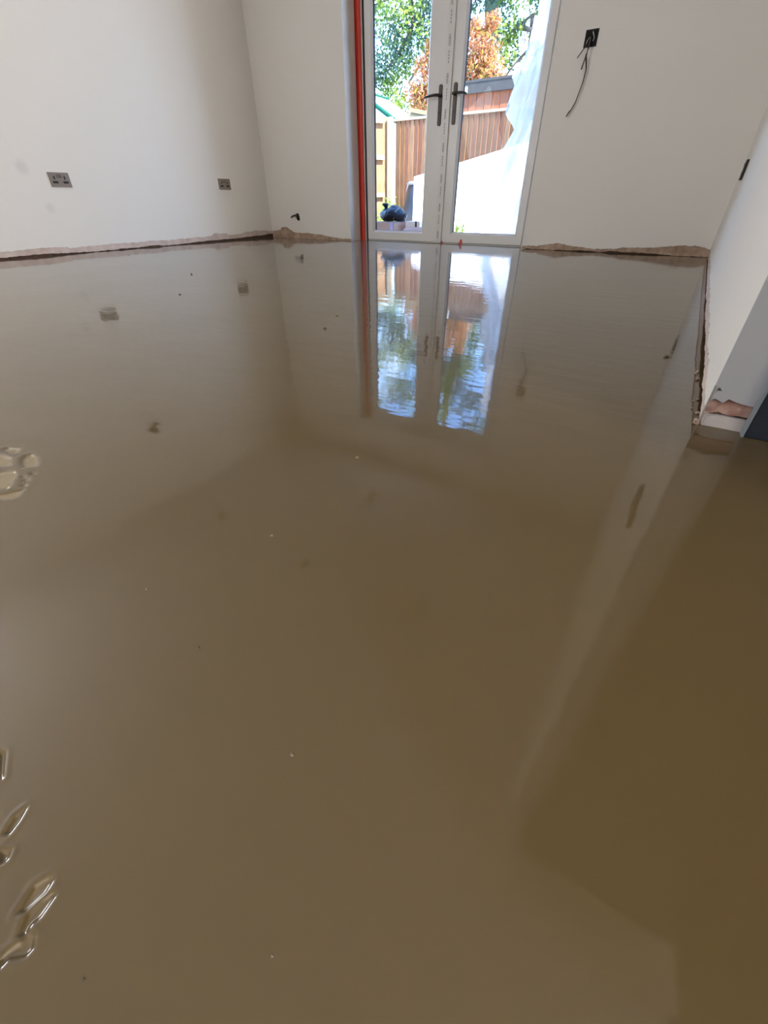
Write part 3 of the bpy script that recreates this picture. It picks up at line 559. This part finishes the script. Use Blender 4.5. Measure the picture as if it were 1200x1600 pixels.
mesh_obj('tied_neck', v, f, BAGM, sk, smooth=True)
MB().tube([(.06, -.10, .02), (.07, -.085, .09), (.10, -.03, .13), (.14, -.02, .10), (.165, -.03, .02)], .004, 6).build('sack_fold', mat('fold_highlight', (.25, .26, .28), .3), sk, smooth=True)  # paler than the sack: sheen along the fold put into its colour

# clear plastic dust sheet hanging from the house down to the patio
def sheet():
    Lb = [(-.14, -2.84), (.22, -2.75), (.50, -2.65), (.87, -2.548), (.96, -2.504), (1.08, -2.441), (1.20, -2.48), (1.296, -2.529), (1.40, -2.49), (1.505, -2.519), (1.582, -2.573), (1.77, -2.338), (1.90, -2.20), (2.2, -2.05), (2.45, -1.72), (3.0, -1.45)]
    def left(z): return lerp_prof(Lb, z)
    nu, nv = 90, 70; v = []
    for i in range(nv + 1):
        z = -.14 + (3.0 + .14) * i / nv
        Y = 7.0 if z < 1.8 else 7.0 - (z - 1.8) * 1.95
        for j in range(nu + 1):
            u = j / nu; x0 = left(z); xr = -1.25 + .25 * max(0, z - 1.8); x = x0 + (xr - x0) * u ** 1.15
            ph = (x - .42 * z) * 2.1
            y = Y + .14 * math.sin(ph * 6.2 + 1.5 * noise.noise(Vector((x * 1.2, z * 1.1, 0)))) + .075 * math.sin(ph * 15 + 4 * noise.noise(Vector((x, z * .8, 3)))) + .13 * noise.noise(Vector((x * 2, z * 1.4, 7)))
            v.append((x, y + .25 * max(0, .5 - z) * math.sin(x * 5) * .4, z + .02 * noise.noise(Vector((x * 5, z * 5, 1)))))
    f = [(i * (nu + 1) + j, i * (nu + 1) + j + 1, (i + 1) * (nu + 1) + j + 1, (i + 1) * (nu + 1) + j) for i in range(nv) for j in range(nu)]
    o = mesh_obj('dust_sheet', v, f, POLY, smooth=True)
    md = o.modifiers.new('thick', 'SOLIDIFY'); md.thickness = .0015
    return T(o, 'milky clear plastic dust sheet draped outside the right glazed door', 'sheet')
sheet()

# ------------------------------------------------------------------ plants
def leaf(mb, p, n, s, asp, mi):
    n = n.normalized(); a = n.orthogonal().normalized(); a = Matrix.Rotation(random.uniform(0, 6.28), 3, n) @ a; b = n.cross(a)
    mb.add([p - a * s, p - b * s * asp + n * s * .12, p + a * s, p + b * s * asp + n * s * .12], [(0, 1, 2, 3)], mi)
def rv():
    while True:
        v = Vector((random.uniform(-1, 1), random.uniform(-1, 1), random.uniform(-1, 1)))
        if .02 < v.length < 1: return v
def crown(name, parent, blobs, per, s, asp, mats, pick):
    mb = MB()
    for c, r in blobs:
        c = Vector(c)
        for _ in range(int(per * r * r)):
            d = rv().normalized() * random.uniform(.35, 1) * r; d.z *= .8
            q = c + d
            leaf(mb, q, (d.normalized() + rv() * .9), s * random.uniform(.6, 1.3), asp, pick(q, c, r))
    o = mb.build(name, mats, parent); o['kind'] = 'stuff'; return o
# big tree
tr = empty('tall_tree', (-7.2, 17.5, GZ)); T(tr, 'tall green broadleaf tree filling the view behind the fence', 'tree')
def W_(x, y, z): return (x + 7.2, y - 17.5, z - GZ)
MB().tube([W_(-7.2, 17.5, GZ), W_(-7.3, 17.4, 2.2), W_(-7.0, 17.3, 4.2), W_(-7.4, 17.2, 6.5), W_(-7.2, 17.0, 9.0)], [.34, .28, .22, .16, .07], 10).build('trunk', BARK, tr, smooth=True)
br = [[(-7.0, 17.3, 4.2), (-8.2, 16.8, 4.9), (-9.3, 16.3, 5.2), (-10.6, 16, 5.0)], [(-9.3, 16.3, 5.2), (-9.0, 16.1, 4.5), (-9.6, 16, 3.8), (-10.4, 15.9, 3.4)], [(-7.1, 17.3, 3.6), (-6.2, 16.6, 4.1), (-5.5, 16.2, 4.26), (-4.6, 16, 4.25), (-3.6, 15.8, 4.0)],
      [(-6.9, 17.2, 4.8), (-5.9, 16.5, 5.4), (-4.8, 16.2, 5.8), (-3.4, 16, 5.7)], [(-5.97, 16.4, 4.15), (-5.4, 16.1, 3.95), (-5.1, 16, 3.85), (-4.7, 16, 4.1)], [(-5.5, 16.2, 4.26), (-5.45, 16.1, 3.6), (-5.75, 16, 3.35), (-6.1, 16, 3.0)],
      [(-5.4, 16.1, 3.95), (-5.2, 16, 3.5), (-5.3, 16, 3.2), (-5.6, 16, 2.95)], [(-4.6, 16, 4.25), (-4.8, 16, 3.7), (-5.3, 15.9, 3.45)], [(-7.3, 17.2, 5.6), (-8.6, 16.5, 6.6), (-9.8, 16, 7.2)], [(-7.2, 17, 6.8), (-6.0, 16.6, 7.7), (-5.0, 16.4, 8.2)], [(-8.2, 16.8, 4.9), (-8.6, 16.4, 4.0), (-9.2, 16.2, 3.3)]]
for b in br: MB().tube([W_(*p) for p in b], [.07, .045, .03, .018][:len(b)], 6).build('branch', BARK, tr, smooth=True)
rs = random.getstate(); random.seed(11)
blobs = [((-9.6, 16.3, 4.3), 1.0), ((-10.3, 16.0, 3.6), .75), ((-8.9, 16.1, 4.9), 1.0), ((-8.3, 16.2, 4.1), .75), ((-9.8, 16.1, 3.3), .5), ((-9.3, 16.0, 3.7), .55), ((-8.0, 16.6, 5.2), 1.1), ((-10.6, 16, 5.2), 1.1), ((-9.4, 16, 2.9), .45), ((-8.6, 15.9, 2.75), .35),
         ((-7.2, 16.8, 5.6), 1.2), ((-6.4, 16.4, 4.9), .8), ((-6.1, 16.2, 4.0), .55), ((-6.0, 16.1, 3.5), .42), ((-5.3, 16.2, 4.7), .65), ((-4.6, 16.1, 4.6), .6), ((-5.0, 16.0, 3.15), .38), ((-5.6, 15.9, 2.9), .34), ((-3.8, 16, 4.6), .8),
         ((-9.2, 16.2, 6.6), 1.25), ((-7.6, 16.4, 7.3), 1.2), ((-5.9, 16.3, 6.4), 1.0), ((-4.6, 16, 6.1), .9), ((-5.4, 16.2, 7.8), 1.1), ((-10.8, 16, 7.4), .9), ((-3.4, 16, 7.0), .9), ((-8.6, 16.3, 8.4), .8), ((-7.0, 16.5, 8.9), 1.0), ((-6.8, 16.1, 5.9), .8)]
blobs = [(W_(*c), r) for c, r in blobs]
tone = [random.choice((0, 0, 1, 2)) for _ in range(40)]
def pk(q, c, r):
    t = noise.noise(q * .9); return 1 if t + random.uniform(-.25, .25) > .18 else (2 if t + random.uniform(-.25, .25) < -.1 else 0)
crown('crown', tr, blobs, 1500, .052, .6, [L_G1, L_G2, L_G3], pk)
# orange photinia-like shrub behind the shed
pr_ = empty('orange_shrub', (-6.7, 15.3, GZ)); T(pr_, 'tall orange-leaved shrub rising behind the shed and fence', 'shrub')
def V_(x, y, z): return (x + 6.7, y - 15.3, z - GZ)
for b in ([(-6.7, 15.3, GZ), (-6.6, 15.3, 1.5), (-6.3, 15.2, 3.0), (-6.3, 15.2, 3.9)], [(-6.8, 15.3, GZ), (-7.1, 15.3, 1.5), (-7.5, 15.2, 2.6)], [(-6.6, 15.3, 1.2), (-6.0, 15.2, 2.2), (-5.8, 15.1, 3.0)]): MB().tube([V_(*p) for p in b], [.06, .05, .035, .02][:len(b)], 6).build('stem', BARK, pr_, smooth=True)
pb_ = [((-7.62, 15, 3.72), .36), ((-7.95, 15, 3.35), .40), ((-8.2, 15, 2.85), .40), ((-8.25, 15, 2.4), .34), ((-7.75, 15, 2.85), .45), ((-6.35, 15, 3.55), .52), ((-6.15, 14.9, 3.1), .55), ((-6.75, 15, 3.15), .55), ((-6.3, 14.8, 2.5), .62), ((-5.85, 14.8, 2.75), .42), ((-7.0, 14.9, 2.6), .55), ((-7.45, 15, 3.0), .42), ((-7.75, 14.9, 2.55), .42), ((-7.3, 14.8, 2.1), .5), ((-8.05, 14.9, 2.1), .36),
       ((-6.5, 14.7, 1.9), .6), ((-5.7, 14.7, 2.2), .35), ((-6.12, 15, 4.0), .24), ((-6.6, 15, 3.9), .28), ((-7.9, 14.8, 1.6), .4), ((-6.0, 14.8, 1.6), .4), ((-7.15, 15, 3.55), .3)]
pb_ = [(V_(*c), r * 1.02) for c, r in pb_]
def pk2(q, c, r):
    wx, wz = q.x - 6.7, q.z + GZ
    g = (3.0 - wz) * .5 + (wx + 6.4) * .45 + random.uniform(-.45, .45) - .12
    if g > .38: return random.choice((2, 2, 3, 3, 0))
    return random.choice((0, 0, 0, 1, 1, 2)) if random.random() > .08 else 3
crown('foliage', pr_, pb_, 2900, .062, .36, [L_O1, L_O2, L_O3, L_O4], pk2)
# small plants
def weed(name, x, y, z0, h, w, n, label, mats=(L_W, L_G2), s=.022):
    r = empty(name, (x, y, z0)); T(r, label, 'plant'); mb = MB(); st_ = MB()
    for k in range(n):
        a = random.uniform(0, 6.28); rr = w * math.sqrt(random.random()); hh = h * random.uniform(.45, 1); bx_, by_ = rr * math.cos(a), rr * math.sin(a) * .6
        tip = Vector((bx_ * 1.25, by_ * 1.25, hh)); st_.tube([(bx_ * .5, by_ * .5, 0), (bx_ * .9, by_ * .9, hh * .5), tip], [.003, .0025, .0015], 4)
        for j in range(9):
            t = random.uniform(.2, 1.02); p = Vector((bx_ * (.5 + .75 * t), by_ * (.5 + .75 * t), hh * t)) + rv() * s * 1.2; leaf(mb, p, rv() + Vector((0, -.5, .6)), s * random.uniform(.6, 1.3), .5, random.randrange(len(mats)))
    o = mb.build('leaves', list(mats), r); o['kind'] = 'stuff'; st_.build('stems', mats[0], r)
weed('leafy_weed', -4.35, 6.9, GZ, .44, .30, 46, 'yellow-green weeds at the left edge of the left door glass', s=.03)
weed('leafy_weed', -2.66, 6.05, GZ, .34, .13, 34, 'bright green bushy plant at the left edge of the right door glass', s=.018)
weed('leafy_weed', -5.80, 9.6, GZ + .03, .50, .22, 34, 'green weeds growing at the foot of the pale fence post', s=.035)
weed('leafy_weed', -5.32, 9.62, GZ + .03, .40, .14, 20, 'small green weeds against the fence behind the black sack', s=.032)
random.setstate(rs)
